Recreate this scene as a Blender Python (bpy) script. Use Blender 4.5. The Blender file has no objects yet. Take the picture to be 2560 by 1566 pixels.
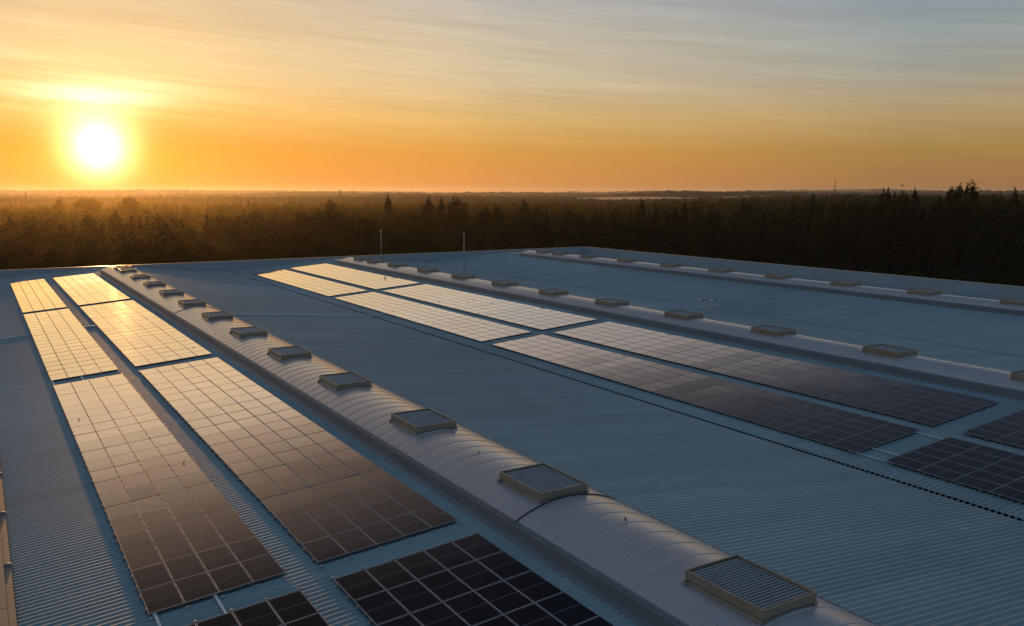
import bpy, bmesh, math, random
import numpy as np
from mathutils import Vector, Matrix, Euler
random.seed(7); rng = np.random.default_rng(7)
C = bpy.context.scene.collection
R = math.radians
H = 25.0                      # camera height above the ground; roof heights below are given from the camera

# ------------------------------------------------------------------ helpers
def tag(o, label=None, cat=None, group=None, kind=None):
    if label: o['label'] = label
    if cat: o['category'] = cat
    if group: o['group'] = group
    if kind: o['kind'] = kind
    return o
def empty(name, loc, rot=(0, 0, 0)):
    o = bpy.data.objects.new(name, None); C.objects.link(o)
    o.location = loc; o.rotation_euler = rot; o.empty_display_size = 0.3
    return o
class MB:
    def __init__(s): s.v = []; s.f = []; s.m = []; s.uv = {}
    def add(s, vs, fs, m=0):
        n = len(s.v); s.v += [tuple(p) for p in vs]
        for f in fs: s.f.append(tuple(i + n for i in f)); s.m.append(m)
    def box(s, x0, x1, y0, y1, z0, z1, m=0):
        s.add([(x0,y0,z0),(x1,y0,z0),(x1,y1,z0),(x0,y1,z0),(x0,y0,z1),(x1,y0,z1),(x1,y1,z1),(x0,y1,z1)],
              [(0,3,2,1),(4,5,6,7),(0,1,5,4),(1,2,6,5),(2,3,7,6),(3,0,4,7)], m)
    def quad(s, a, b, c, d, m=0): s.add([a, b, c, d], [(0, 1, 2, 3)], m)
    def tube(s, pts, r, n=8, m=0, cap=True):
        pts = [Vector(p) for p in pts]; rings = []
        rs = r if isinstance(r, (list, tuple)) else [r] * len(pts)
        for i, p in enumerate(pts):
            t = (pts[min(i+1, len(pts)-1)] - pts[max(i-1, 0)]).normalized()
            up = Vector((0, 0, 1)) if abs(t.z) < .9 else Vector((1, 0, 0))
            a = t.cross(up).normalized(); b = t.cross(a)
            rings.append([p + (a*math.cos(2*math.pi*k/n) + b*math.sin(2*math.pi*k/n))*rs[i] for k in range(n)])
        vs = [v for r_ in rings for v in r_]; fs = []
        for i in range(len(pts)-1):
            for k in range(n):
                fs.append((i*n+k, i*n+(k+1) % n, (i+1)*n+(k+1) % n, (i+1)*n+k))
        if cap: fs += [tuple(range(n))[::-1], tuple(range((len(pts)-1)*n, len(pts)*n))]
        s.add(vs, fs, m)
    def mesh(s, name, mats):
        me = bpy.data.meshes.new(name); me.from_pydata(s.v, [], s.f)
        for m in (mats if isinstance(mats, list) else [mats]): me.materials.append(m)
        me.polygons.foreach_set('material_index', s.m); me.update()
        return me
    def build(s, name, mats, parent=None, loc=(0, 0, 0), smooth=False):
        o = bpy.data.objects.new(name, s.mesh(name, mats)); C.objects.link(o)
        o.parent = parent; o.location = loc
        if smooth: o.data.polygons.foreach_set('use_smooth', [True]*len(o.data.polygons))
        return o
def inst(me, name, parent=None, loc=(0, 0, 0), rot=(0, 0, 0), scale=(1, 1, 1)):
    o = bpy.data.objects.new(name, me); C.objects.link(o)
    o.parent = parent; o.location = loc; o.rotation_euler = rot; o.scale = scale
    return o
def npmesh(name, V, F, mat, mi=None, smooth=False):
    me = bpy.data.meshes.new(name); k = F.shape[1]
    me.vertices.add(len(V)); me.vertices.foreach_set('co', V.astype(np.float32).ravel())
    me.loops.add(F.size); me.loops.foreach_set('vertex_index', F.astype(np.int32).ravel())
    me.polygons.add(len(F)); me.polygons.foreach_set('loop_start', np.arange(0, F.size, k, dtype=np.int32))
    for m in (mat if isinstance(mat, list) else [mat]): me.materials.append(m)
    if mi is not None: me.polygons.foreach_set('material_index', mi.astype(np.int32))
    if smooth: me.polygons.foreach_set('use_smooth', np.ones(len(F), bool))
    me.update(calc_edges=True); me.validate()
    return me

# ------------------------------------------------------------------ materials
class NT:
    def __init__(s, nt): s.nt = nt; s.n = nt.nodes; s.l = nt.links
    def new(s, t, **kw):
        n = s.n.new(t)
        for k, v in kw.items(): setattr(n, k, v)
        return n
    def lk(s, a, b): s.l.new(a, b)
    def inp(s, sock, v):
        if hasattr(v, 'is_output') or isinstance(v, bpy.types.NodeSocket): s.l.new(v, sock)
        else: sock.default_value = v
    def math(s, op, a, b=0.0, c=None, clamp=False):
        n = s.n.new('ShaderNodeMath'); n.operation = op; n.use_clamp = clamp
        s.inp(n.inputs[0], a); s.inp(n.inputs[1], b)
        if c is not None: s.inp(n.inputs[2], c)
        return n.outputs[0]
    def mix(s, f, a, b, mode='MIX'):
        n = s.n.new('ShaderNodeMix'); n.data_type = 'RGBA'; n.blend_type = mode
        s.inp(n.inputs[0], f); s.inp(n.inputs[6], a); s.inp(n.inputs[7], b)
        return n.outputs[2]
    def ramp(s, f, stops, interp='LINEAR'):
        n = s.n.new('ShaderNodeValToRGB'); n.color_ramp.interpolation = interp
        e = n.color_ramp.elements
        while len(e) > 1: e.remove(e[-1])
        for i, (p, c) in enumerate(stops):
            el = e[0] if i == 0 else e.new(p)
            el.position = p; el.color = c if len(c) == 4 else (*c, 1)
        s.inp(n.inputs[0], f); return n.outputs[0]
    def noise(s, vec, scale, detail=4, rough=.5, dim='3D'):
        n = s.n.new('ShaderNodeTexNoise'); n.noise_dimensions = dim
        n.inputs['Scale'].default_value = scale; n.inputs['Detail'].default_value = detail
        n.inputs['Roughness'].default_value = rough
        if vec is not None: s.lk(vec, n.inputs['Vector'])
        return n.outputs[0]
def mat(name):
    m = bpy.data.materials.new(name); m.use_nodes = True
    t = NT(m.node_tree); b = m.node_tree.nodes['Principled BSDF']
    return m, t, b
def lin(r, g, b):
    f = lambda c: ((c/255+.055)/1.055)**2.4 if c > 10 else c/255/12.92
    return (f(r), f(g), f(b), 1)
def metal_paint(name, col, rough=.4, metallic=0., var=.12, nscale=.8, streak=None, spec=.5, coat=0., bump=0.):
    m, t, b = mat(name)
    tc = t.new('ShaderNodeTexCoord'); vec = tc.outputs['Object']
    n1 = t.noise(vec, nscale, 5, .6)
    vec2 = vec
    if streak:
        mp = t.new('ShaderNodeMapping'); mp.inputs['Scale'].default_value = streak; t.lk(vec, mp.inputs[0]); vec2 = mp.outputs[0]
    n2 = t.noise(vec2, 1.0, 6, .65)
    f = t.math('ADD', t.math('MULTIPLY', n1, .5), t.math('MULTIPLY', n2, .5))
    dk = tuple(c*(1-var*2) for c in col[:3]) + (1,); lt = tuple(min(1, c*(1+var*2)) for c in col[:3]) + (1,)
    t.lk(t.ramp(f, [(.25, dk), (.75, lt)]), b.inputs['Base Color'])
    t.lk(t.math('MULTIPLY_ADD', n2, .25, rough-.12), b.inputs['Roughness'])
    b.inputs['Metallic'].default_value = metallic
    b.inputs['Specular IOR Level'].default_value = spec
    b.inputs['Coat Weight'].default_value = coat; b.inputs['Coat Roughness'].default_value = .2
    if bump:
        bp = t.new('ShaderNodeBump'); bp.inputs['Strength'].default_value = bump; bp.inputs['Distance'].default_value = .01
        t.lk(n2, bp.inputs['Height']); t.lk(bp.outputs[0], b.inputs['Normal'])
    return m
M = {}
def roof_mat():
    m = metal_paint('roof_sheet', (.345, .435, .450), .60, .0, .09, .05, (.35, 3., .5), .24)
    t = NT(m.node_tree); b = m.node_tree.nodes['Principled BSDF']
    src = b.inputs['Base Color'].links[0].from_socket
    tc = t.new('ShaderNodeTexCoord'); sx = t.new('ShaderNodeSeparateXYZ'); t.lk(tc.outputs['Object'], sx.inputs[0])
    wn = t.new('ShaderNodeTexWhiteNoise'); wn.noise_dimensions = '2D'; cb = t.new('ShaderNodeCombineXYZ')
    t.lk(t.math('FLOOR', t.math('DIVIDE', sx.outputs[1], 1.12)), cb.inputs[0])
    t.lk(t.math('FLOOR', t.math('DIVIDE', sx.outputs[0], 9.2)), cb.inputs[1]); t.lk(cb.outputs[0], wn.inputs['Vector'])
    f = t.math('FRACT', t.math('DIVIDE', sx.outputs[0], 9.2)); lap = t.math('LESS_THAN', f, .004)
    k = t.math('SUBTRACT', t.math('MULTIPLY_ADD', wn.outputs['Value'], .14, .93), t.math('MULTIPLY', lap, .22))
    big = t.noise(tc.outputs['Object'], .045, 3, .5); k = t.math('MULTIPLY', k, t.math('MULTIPLY_ADD', big, .5, .75))
    kc = t.new('ShaderNodeCombineColor')
    for i in range(3): t.lk(k, kc.inputs[i])
    t.lk(t.mix(1.0, src, kc.outputs[0], 'MULTIPLY'), b.inputs['Base Color'])
    # water stains and dust running down the slope
    mp = t.new('ShaderNodeMapping'); mp.inputs['Scale'].default_value = (.12, 1.4, 1); t.lk(tc.outputs['Object'], mp.inputs[0])
    st = t.noise(mp.outputs[0], 1.0, 6, .7); cur = b.inputs['Base Color'].links[0].from_socket
    sf = t.ramp(st, [(.56, (0, 0, 0)), (.75, (.3, .3, .3))])
    t.lk(t.mix(sf, cur, (.20, .21, .20, 1)), b.inputs['Base Color'])
    return m
M['roof'] = roof_mat()
M['wall'] = metal_paint('wall_cladding', (.50, .60, .64), .6, 0, .05, .2, (.6, .6, .15), .35)
M['cop2'] = metal_paint('eave_coping_metal', (.24, .22, .20), .5, .0, .1, .5)
M['coping'] = metal_paint('coping_metal', (.55, .50, .44), .35, .3, .08, .5)
M['dark'] = metal_paint('gutter_dark', (.012, .014, .016), .7, 0, .3, 2.)
M['flash'] = metal_paint('flashing', (.20, .235, .26), .5, .05, .08, .4, (2., .3, 2.), .4)
M['vault'] = metal_paint('polycarbonate', (.50, .445, .445), .33, .0, .06, .25, (.5, 2., .5), 1., .8)
M['seam'] = metal_paint('seam_metal', (.68, .66, .66), .4, .0, .05, 1.)
M['joint'] = metal_paint('joint_rubber', (.05, .06, .07), .5, 0, .1, 1.)
M['beige'] = metal_paint('vent_beige', (.47, .38, .265), .45, .0, .10, 1.2, (2, 2, 5), .5)
M['rim'] = metal_paint('vent_rim', (.40, .34, .26), .38, .1, .08, 2.)
M['slat'] = metal_paint('vent_slat', (.45, .42, .41), .42, .15, .08, 2., None, .5)
M['steel'] = metal_paint('galvanised', (.50, .49, .48), .42, .4, .08, 3.)
M['alu'] = metal_paint('anodised_frame', (.36, .36, .38), .55, .1, .06, 2.)
M['white'] = metal_paint('white_conduit', (.85, .87, .88), .4, .1, .05, 2.)
M['bird'] = metal_paint('bird_feathers', (.03, .027, .025), .8, 0, .3, 30.)
M['pylon'] = metal_paint('pylon_steel', (.10, .09, .08), .6, .2, .1, .2)
M['louver_gap'] = metal_paint('slat_gap_shade', (.02, .02, .022), .7, 0, .1, 2.)  # near-black colour paints the shade between the louver slats

def panel_mat():
    m, t, b = mat('solar_glass')
    uv = t.new('ShaderNodeUVMap').outputs[0]
    sx = t.new('ShaderNodeSeparateXYZ'); t.lk(uv, sx.inputs[0]); u, v = sx.outputs[0], sx.outputs[1]
    info = t.new('ShaderNodeObjectInfo')
    def line(c, n, w):      # 1 on the gap between n cells
        f = t.math('FRACT', t.math('MULTIPLY', c, float(n)))
        d = t.math('MINIMUM', f, t.math('SUBTRACT', 1.0, f))
        return t.math('LESS_THAN', d, w)
    gu = line(u, 6, .012); gv = line(v, 20, .022)
    bus = t.math('MULTIPLY', line(u, 60, .08), .35)
    mid = t.math('LESS_THAN', t.math('ABSOLUTE', t.math('SUBTRACT', v, .5)), .0085)
    gap = t.math('MAXIMUM', t.math('MULTIPLY', t.math('MAXIMUM', gu, gv), .55), bus)
    tc = t.new('ShaderNodeTexCoord')
    n = t.noise(tc.outputs['Object'], 1.3, 3)
    cell = t.mix(n, (.006, .008, .014, 1), (.015, .017, .026, 1))
    cell = t.mix(t.math('MULTIPLY', info.outputs['Random'], .5), cell, (.012, .008, .008, 1))
    c = t.mix(gap, cell, (.035, .038, .045, 1))
    c = t.mix(mid, c, (.17, .17, .19, 1))
    t.lk(c, b.inputs['Base Color'])
    gm = t.new('ShaderNodeNewGeometry')
    d1 = t.noise(gm.outputs['Position'], .35, 5, .7)
    t.lk(t.math('MULTIPLY_ADD', d1, .10, .025), b.inputs['Roughness'])
    b.inputs['Specular IOR Level'].default_value = .0
    # anti-reflective glass: almost no mirror image head-on, nearly a full one at a grazing angle
    lw = t.new('ShaderNodeLayerWeight'); lw.inputs['Blend'].default_value = .5
    g3 = lambda v: (v, v, v)
    fr = t.ramp(lw.outputs['Facing'], [(0, g3(.012)), (.40, g3(.018)), (.55, g3(.040)), (.62, g3(.17)), (.68, g3(.30)), (.73, g3(.54)), (.78, g3(.78)), (.83, g3(.88)), (.90, g3(.95)), (1, g3(1))])
    gs = t.new('ShaderNodeBsdfGlossy'); gs.inputs['Color'].default_value = (1, .965, .93, 1)
    t.lk(t.math('MULTIPLY_ADD', d1, .05, .025), gs.inputs['Roughness'])
    mx = t.new('ShaderNodeMixShader'); t.lk(fr, mx.inputs[0]); t.lk(b.outputs[0], mx.inputs[1]); t.lk(gs.outputs[0], mx.inputs[2])
    lo = t.math('MAXIMUM', gap, mid)
    t.lk(mx.outputs[0], m.node_tree.nodes['Material Output'].inputs['Surface'])
    return m
M['glass'] = panel_mat()

# ------------------------------------------------------------------ roof profile (world z = H + value)
S1 = .0790
ZAB, ZCD = -13.0505, -16.2023
RX = [0.26, 17.65, 36.10, 54.45, 72.60, 90.40, 109.70]
RZ = [-13.15, -11.776, -13.47, -12.02, -13.49, -12.05, -13.58]
YN, YF = -24.0, 150.0
TOP = -11.70
def roof_z(x):
    return float(np.interp(x, RX, RZ))
bld = empty('warehouse', (55, 60, 0))
tag(bld, 'huge low warehouse whose ribbed blue-grey metal roof fills the foreground and middle', 'warehouse')
BL = Vector((55, 60, 0))
def bpart(mb, name, m, smooth=False): return mb.build(name, m, bld, -BL, smooth)

PITCH = .28
def ribbed(x0, x1, z0, z1):
    """trapezoid-ribbed sheet, ribs running up the slope; crest on the line z0-z1"""
    prof = [(0, 0), (.20, 0), (.38, 1), (.62, 1), (.80, 0)]
    n = int((YF-YN)/PITCH)
    ys, hs = [], []
    for i in range(n):
        for p, h in prof: ys.append(YN + (i+p)*PITCH); hs.append(-.05 + .05*h)
    ys.append(YF); hs.append(-.05)
    ys = np.array(ys); hs = np.array(hs); m = len(ys)
    nx = 9
    xs = np.linspace(x0, x1, nx)
    V = np.zeros((nx, m, 3))
    for i, x in enumerate(xs):
        z = z0+(z1-z0)*(x-x0)/(x1-x0)
        V[i, :, 0] = x; V[i, :, 1] = ys; V[i, :, 2] = H + z + hs
    idx = np.arange(nx*m).reshape(nx, m)
    F = np.stack([idx[:-1, :-1].ravel(), idx[1:, :-1].ravel(), idx[1:, 1:].ravel(), idx[:-1, 1:].ravel()], 1)
    V = V.reshape(-1, 3) - np.array(BL)
    return npmesh('roof_slope', V, F, M['roof'])
GAP = .13
ends = [(RX[0], RX[1]-.05), (RX[1]+.05, RX[2]-GAP), (RX[2]+GAP, RX[3]-.05), (RX[3]+.05, RX[4]-GAP*.8), (RX[4]+GAP*.8, RX[5]-.05), (RX[5]+.05, RX[6])]
for a, b in ends:
    inst(ribbed(a, b, roof_z(a), roof_z(b)), 'roof_slope', bld)
for x in (RX[2], RX[4]):      # valley gutters
    mb = MB(); z = H + roof_z(x); w = .34
    mb.quad((x-w, YN, z-.05), (x-w, YF, z-.05), (x-w*.6, YF, z-.32), (x-w*.6, YN, z-.32))
    mb.quad((x-w*.6, YN, z-.32), (x-w*.6, YF, z-.32), (x+w*.6, YF, z-.32), (x+w*.6, YN, z-.32))
    mb.quad((x+w*.6, YN, z-.32), (x+w*.6, YF, z-.32), (x+w, YF, z-.05), (x+w, YN, z-.05))
    bpart(mb, 'valley_gutter', M['dark'])
for x, y0 in ((RX[1], 140.6), (RX[3], 141.6), (RX[5], 141.2)):     # ridge capping beyond each skylight
    mb = MB(); z = H + roof_z(x)
    mb.quad((x-.45, y0, z-.015), (x, y0, z+.04), (x, YF-.01, z+.04), (x-.45, YF-.01, z-.015))
    mb.quad((x, y0, z+.04), (x+.45, y0, z-.015), (x+.45, YF-.01, z-.015), (x, YF-.01, z+.04))
    bpart(mb, 'ridge_cap', M['coping'])
# parapets: vertical ribbed inner faces, flat outer faces down to the ground
def parapet_face(p0, p1, zb, zt, inward):
    p0, p1 = Vector(p0), Vector(p1); L = (p1-p0).length; d = (p1-p0)/L; n = int(L/.30)
    mb = MB(); prev = None; vs = []; inward = Vector(inward)
    for i in range(n):
        for p, h in ((0, 0), (.45, 0), (.55, 1), (.9, 1)):
            q = p0 + d*((i+p)*L/n) + inward*(.025*h); vs.append(q)
    vs.append(p1); k = len(vs)
    V = [(q.x, q.y, zb) for q in vs] + [(q.x, q.y, zt) for q in vs]
    mb.add(V, [(i, i+1, k+i+1, k+i) for i in range(k-1)])
    return mb
zb = H - 13.75; zt = H + TOP - .05
bpart(parapet_face((0.0, YF), (109.9, YF), zb, zt, (0, -1, 0)) if False else parapet_face((0.0, YF, 0), (109.9, YF, 0), zb, zt, (0, -1, 0)), 'parapet_wall', M['wall'])
bpart(parapet_face((109.75, YN, 0), (109.75, YF-.03, 0), zb, zt, (-1, 0, 0)), 'parapet_wall', M['wall'])
mb = MB()      # outer walls
X1o, Y1o, X0o, Y0o = 110.15, YF+.35, -.55, YN-.2
mb.quad((X0o, Y1o, 0), (X1o, Y1o, 0), (X1o, Y1o, zt), (X0o, Y1o, zt)); mb.quad((X1o, Y0o, 0), (X1o, Y1o, 0), (X1o, Y1o, zt), (X1o, Y0o, zt))
mb.quad((X0o, Y0o, 0), (X0o, Y1o, 0), (X0o, Y1o, H-12.9), (X0o, Y0o, H-12.9)); mb.quad((X0o, Y0o, 0), (X1o, Y0o, 0), (X1o, Y0o, H-13.7), (X0o, Y0o, H-13.7))
bpart(mb, 'outer_wall', M['wall'])
def coping(x0, x1, y0, y1, seglen=6.0):
    mb = MB(); long_x = (x1-x0) > (y1-y0); L = (x1-x0) if long_x else (y1-y0); n = max(1, int(L/seglen))
    for i in range(n):
        a, b = i*L/n+.004, (i+1)*L/n-.004; dz = rng.normal()*.004
        if long_x: mb.box(x0+a, x0+b, y0, y1, zt, zt+.05+dz)
        else: mb.box(x0, x1, y0+a, y0+b, zt, zt+.05+dz)
    return mb
bpart(coping(-.6, 110.2, YF-.06, YF+.40), 'coping', M['coping'])
bpart(coping(109.66, 110.2, YN, YF-.07), 'coping', M['coping'])
# left eave: low box gutter cover and coping just below the camera
mb = MB()
for i in range(30):
    y0 = YN + i*5.8
    mb.box(.03, .24, y0+.01, y0+5.78, H-13.25, H-12.98+.01*(i % 2))
bpart(mb, 'eave_gutter', M['cop2'])
mb = MB()
for i in range(30):
    y0 = YN + i*5.8 + 2.0
    mb.box(-.58, .02, y0+.01, y0+5.78, H-13.3, H-12.90)
bpart(mb, 'eave_coping', M['cop2'])
for i in range(7, 16):
    y0 = YN + i*5.8 - .1; mb = MB()
    mb.box(-.02, .28, y0, y0+.12, H-13.2, H-12.93); mb.tube([(.0, y0+.06, H-12.93), (.12, y0+.06, H-12.90), (.26, y0+.06, H-12.93)], .03, 6)
    bpart(mb, 'gutter_strap', M['steel'])

# ------------------------------------------------------------------ barrel skylights
HW, ZS, ZT = 2.2, .26, .775
RV = (HW**2 + (ZT-ZS)**2)/(2*(ZT-ZS))
def vz(x): return ZT - RV + math.sqrt(RV*RV - x*x)
SEAM = 1.035
def skylight(xc, yend, ynear, y0seam, label, joints):
    zr = roof_z(xc)
    root = empty('barrel_skylight', (xc, ynear, H+zr))
    tag(root, label, 'skylight', 'barrel skylights along the roof ridges')
    L = yend - ynear; n = 28
    arc = [(-HW + 2*HW*i/n) for i in range(n+1)]
    mb = MB(); ys = []
    y = y0seam
    while y - SEAM > ynear: y -= SEAM
    stations = [0.0]
    seams = []
    while y < yend-.3: seams.append(y-ynear); y += SEAM
    allv, allf, mats = [], [], []
    # smooth panes slightly pillowed between seams
    prev = 0.0
    cuts = [0.0] + seams + [L]
    for a, b in zip(cuts[:-1], cuts[1:]):
        if b-a < .02: continue
        yy = [a, a+.03, (a+b)/2, b-.03, b]; dz = [-.001, 0, .0006, 0, -.001]
        n0 = len(allv)
        for q, d in zip(yy, dz):
            for x in arc: allv.append((x, q, vz(x)+d))
        w = n+1
        for j in range(4):
            for i in range(n):
                allf.append((n0+j*w+i, n0+j*w+i+1, n0+(j+1)*w+i+1, n0+(j+1)*w+i)); mats.append(0)
    # raised seam bars are part of the sheet's surface pattern
    for sy in seams:
        n0 = len(allv)
        for q, d in ((sy-.020, -.01), (sy-.016, .014), (sy+.016, .014), (sy+.020, -.01)):
            for x in arc: allv.append((x, q, vz(x)+d))
        w = n+1
        for j in range(3):
            for i in range(n):
                allf.append((n0+j*w+i, n0+j*w+i+1, n0+(j+1)*w+i+1, n0+(j+1)*w+i)); mats.append(1)
    me = npmesh('vault_sheet', np.array(allv), np.array(allf), [M['vault'], M['seam']], np.array(mats), True)
    inst(me, 'vault_sheet', root)
    for sgn, nm in ((-1, 'curb'), (1, 'curb')):
        mb = MB(); zf = roof_z(xc-2.45)-zr
        pr = [(2.62, zf-.02+.004), (2.46, zf+.045), (2.40, zf+.06), (2.335, .14), (2.33, .19), (2.26, .225), (2.235, ZS+.02), (2.15, ZS+.035)]
        seg = 6.2; k = int(L/seg)+1
        for s_ in range(k):
            a, b = s_*seg+.006, min(L, (s_+1)*seg-.006)
            for (xa, za), (xb, zb_) in zip(pr[:-1], pr[1:]):
                q = [(sgn*xa, a, za), (sgn*xa, b, za), (sgn*xb, b, zb_), (sgn*xb, a, zb_)]
                mb.quad(*(q if sgn < 0 else q[::-1]))
        o = mb.build(nm, M['flash'], root)
        # foam closure blocks showing between the ribs at the foot
        mb = MB(); k = int(L/PITCH); top = []; bot = []
        for i in range(k):
            for f, hh in ((.0, .0), (.06, .035), (.50, .035), (.56, .0)):
                top.append((sgn*2.65, (i+f)*PITCH, zf-.004)); bot.append((sgn*2.67, (i+f)*PITCH, zf-.008-hh*1.2))
        nn = len(top)
        mb.add(top+bot, [(j, j+1, nn+j+1, nn+j) for j in range(nn-1)])
        mb.build('foot_closure', M['steel'], root)
    # end wall
    mb = MB(); vs = [(x, L, vz(x)-.01) for x in arc]; 
    vs = [(-HW, L, -.3)] + vs + [(HW, L, -.3)]
    mb.add(vs, [tuple(range(len(vs)))]); mb.build('end_wall', M['flash'], root)
    for jy in joints:
        mb = MB(); rings = []
        for x in [-2.34] + arc + [2.34]:
            z = vz(x) if abs(x) <= HW else .12
            rings.append((x, z))
        for (xa, za), (xb, zb_) in zip(rings[:-1], rings[1:]):
            for ya, yb, da, db in ((-.035, -.03, -.01, .034), (-.03, .03, .034, .034), (.03, .035, .034, -.01)):
                mb.quad((xa, jy-ynear+ya, za+da), (xb, jy-ynear+ya, zb_+da), (xb, jy-ynear+yb, zb_+db), (xa, jy-ynear+yb, za+db))
        mb.build('expansion_joint', M['joint'], root, smooth=False)
    return root
skylight(RX[1], 140.6, -10., 25.0, 'leftmost barrel vault skylight, running from the bottom right corner to the far parapet', [25.0, 86.4])
skylight(RX[3], 141.6, 4., 27.0, 'middle barrel vault skylight, just behind the right-hand pair of solar strips', [])
skylight(RX[5], 141.2, 14., 27.0, 'farthest right barrel vault skylight, in front of the right-hand parapet', [])

# ------------------------------------------------------------------ vents on the skylights
VW, VL, VT = 1.03, 1.455, 1.036        # half width, half length, top above the ridge
def vent_meshes():
    out = {}
    # frame: walls curved to the vault at the foot, wide rim band on top
    mb = MB(); n = 12; t = .035
    zl = vz(VW)-.03; band = .24
    for y0, sg in ((-VL+.05, -1), (VL-.05, 1)):
        xs = [-VW+.05 + (2*VW-.1)*i/n for i in range(n+1)]
        for a, b in zip(xs[:-1], xs[1:]):
            q = [(a, y0, vz(a)-.02), (b, y0, vz(b)-.02), (b, y0, VT-band), (a, y0, VT-band)]
            mb.quad(*(q if sg < 0 else q[::-1]))
    for x0, sg in ((-VW+.05, -1), (VW-.05, 1)):
        q = [(x0, VL-.05, zl), (x0, -VL+.05, zl), (x0, -VL+.05, VT-band), (x0, VL-.05, VT-band)]
        mb.quad(*(q if sg < 0 else q[::-1]))
    out['curb_box'] = mb.mesh('curb_box', M['beige'])
    mb = MB()
    mb.box(-VW, -VW+t, -VL, VL, VT-band, VT); mb.box(VW-t, VW, -VL, VL, VT-band, VT)
    mb.box(-VW+t, VW-t, -VL, -VL+t, VT-band, VT); mb.box(-VW+t, VW-t, VL-t, VL, VT-band, VT)
    mb.box(-VW+t, VW-t, -VL+t, VL-t, VT-band+.004, VT-band+.03)
    out['frame'] = mb.mesh('frame', M['beige'])
    mb = MB(); r = .012
    for (x0, x1, y0, y1) in ((-VW-r, -VW+t+r, -VL-r, VL+r), (VW-t-r, VW+r, -VL-r, VL+r), (-VW+t+r, VW-t-r, -VL-r, -VL+t+r), (-VW+t+r, VW-t-r, VL-t-r, VL+r)):
        mb.box(x0, x1, y0, y1, VT+.001, VT+.016)
    out['rim'] = mb.mesh('rim', M['rim'])
    mb = MB(); k = 21; p = (2*VL-.10)/k; zc = VT-.085
    for i in range(k):
        y = -VL+.05 + i*p
        pr = [(y+.0, zc-.05, 0), (y+p*.10, zc+.024, 0), (y+p*.52, zc+.036, 0), (y+p*.60, zc-.045, 1), (y+p, zc-.05, 1)]
        for (ya, za, _), (yb, zb_, mi) in zip(pr[:-1], pr[1:]):
            mb.quad((-VW+t+.004, ya, za), (VW-t-.004, ya, za), (VW-t-.004, yb, zb_), (-VW+t+.004, yb, zb_), mi)
    out['louver_panel'] = mb.mesh('louver_panel', [M['slat'], M['louver_gap']])
    mb = MB()
    for sg in (-1, 1):
        x0 = sg*(VW-.045); x1 = sg*(VW+.05)
        q = [(x0, -VL+.02, zl+.13), (x0, VL-.02, zl+.13), (x1, VL-.02, vz(VW+.05)+.012), (x1, -VL+.02, vz(VW+.05)+.012)]
        mb.quad(*(q if sg > 0 else q[::-1]))
    out['side_flashing'] = mb.mesh('side_flashing', M['rim'])
    mb = MB(); mb.box(-.07, .07, -.05, .05, -.05, .06); mb.box(-.10, .02, -.09, .05, -.06, -.01)
    out['corner_bracket'] = mb.mesh('corner_bracket', M['steel'])
    return out
VM = vent_meshes()
ORD = ['nearest', 'second', 'third', 'fourth', 'fifth', 'sixth', 'seventh', 'eighth', 'ninth', 'tenth', 'eleventh', 'twelfth', 'thirteenth']
def vent(xc, yfar, label, near):
    root = empty('roof_vent', (xc + rng.normal()*.012, yfar-VL, H+roof_z(xc)), (0, 0, rng.normal()*.003))
    tag(root, label, 'roof vent', 'louvred roof vents on the barrel skylights')
    for nm in ('curb_box', 'frame', 'rim', 'louver_panel', 'side_flashing'):
        inst(VM[nm], nm, root)
    if near:
        for x, y in ((-VW-.02, VL-.05), (VW+.02, -VL+.07)):
            inst(VM['corner_bracket'], 'corner_bracket', root, (x, y, vz(VW)+.06))
    return root
for which, xc, ys in (('leftmost', RX[1], [17.66+10.385*i for i in range(12)]+[137.1]),
                      ('middle', RX[3], [28.8+10.55*i for i in range(10)]+[132.3, 137.8]),
                      ('farthest right', RX[5], [49.9+10.52*i for i in range(8)]+[132.2, 137.4])):
    for i, y in enumerate(ys):
        if i == 0: d = 'nearest to the camera'
        elif i == len(ys)-1: d = 'last one by the far parapet'
        else: d = ORD[i] + ' counted from the near end'
        vent(xc, y, f'beige roof vent on the {which} barrel skylight, {d}', y < 75)

# ------------------------------------------------------------------ solar arrays
PW, PL, PT = 1.046, 1.738, .035
PWP = 1.0663
def panel_meshes():
    mb = MB(); e = .022
    mb.quad((e, e, 0), (PW-e, e, 0), (PW-e, PL-e, 0), (e, PL-e, 0))
    g = mb.mesh('solar_panel', M['glass'])
    uv = g.uv_layers.new(name='UVMap')
    for i, c in enumerate(((0, 0), (1, 0), (1, 1), (0, 1))): uv.data[i].uv = c
    fr = MB()
    for (x0, x1, y0, y1) in ((0, e, 0, PL), (PW-e, PW, 0, PL), (e, PW-e, 0, e), (e, PW-e, PL-e, PL)):
        fr.box(x0, x1, y0, y1, -PT, .002)
    f = fr.mesh('panel_frame', M['alu'])
    # both in one mesh for the far panels
    mb = MB(); mb.quad((e, e, 0), (PW-e, e, 0), (PW-e, PL-e, 0), (e, PL-e, 0))
    for (x0, x1, y0, y1) in ((0, e, 0, PL), (PW-e, PW, 0, PL), (e, PW-e, 0, e), (e, PW-e, PL-e, PL)):
        mb.box(x0, x1, y0, y1, -PT, .002, 1)
    b = mb.mesh('solar_panel', [M['glass'], M['alu']]); uv = b.uv_layers.new(name='UVMap')
    for i, c in enumerate(((0, 0), (1, 0), (1, 1), (0, 1))): uv.data[i].uv = c
    return g, f, b, mb
PG, PF, PB, PBmb = panel_meshes()
mb = MB(); mb.box(-.02, .02, -.03, .03, -.02, .008); mb.box(-.006, .006, -.006, .006, .008, .016); CLAMP = mb.mesh('clamp', M['steel'])
mb = MB(); mb.box(-.075, .075, -.03, .03, -.09, -.06); mb.box(-.03, .03, -.045, .045, -.06, -.035); BRACK = mb.mesh('end_bracket', M['steel'])
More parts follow.
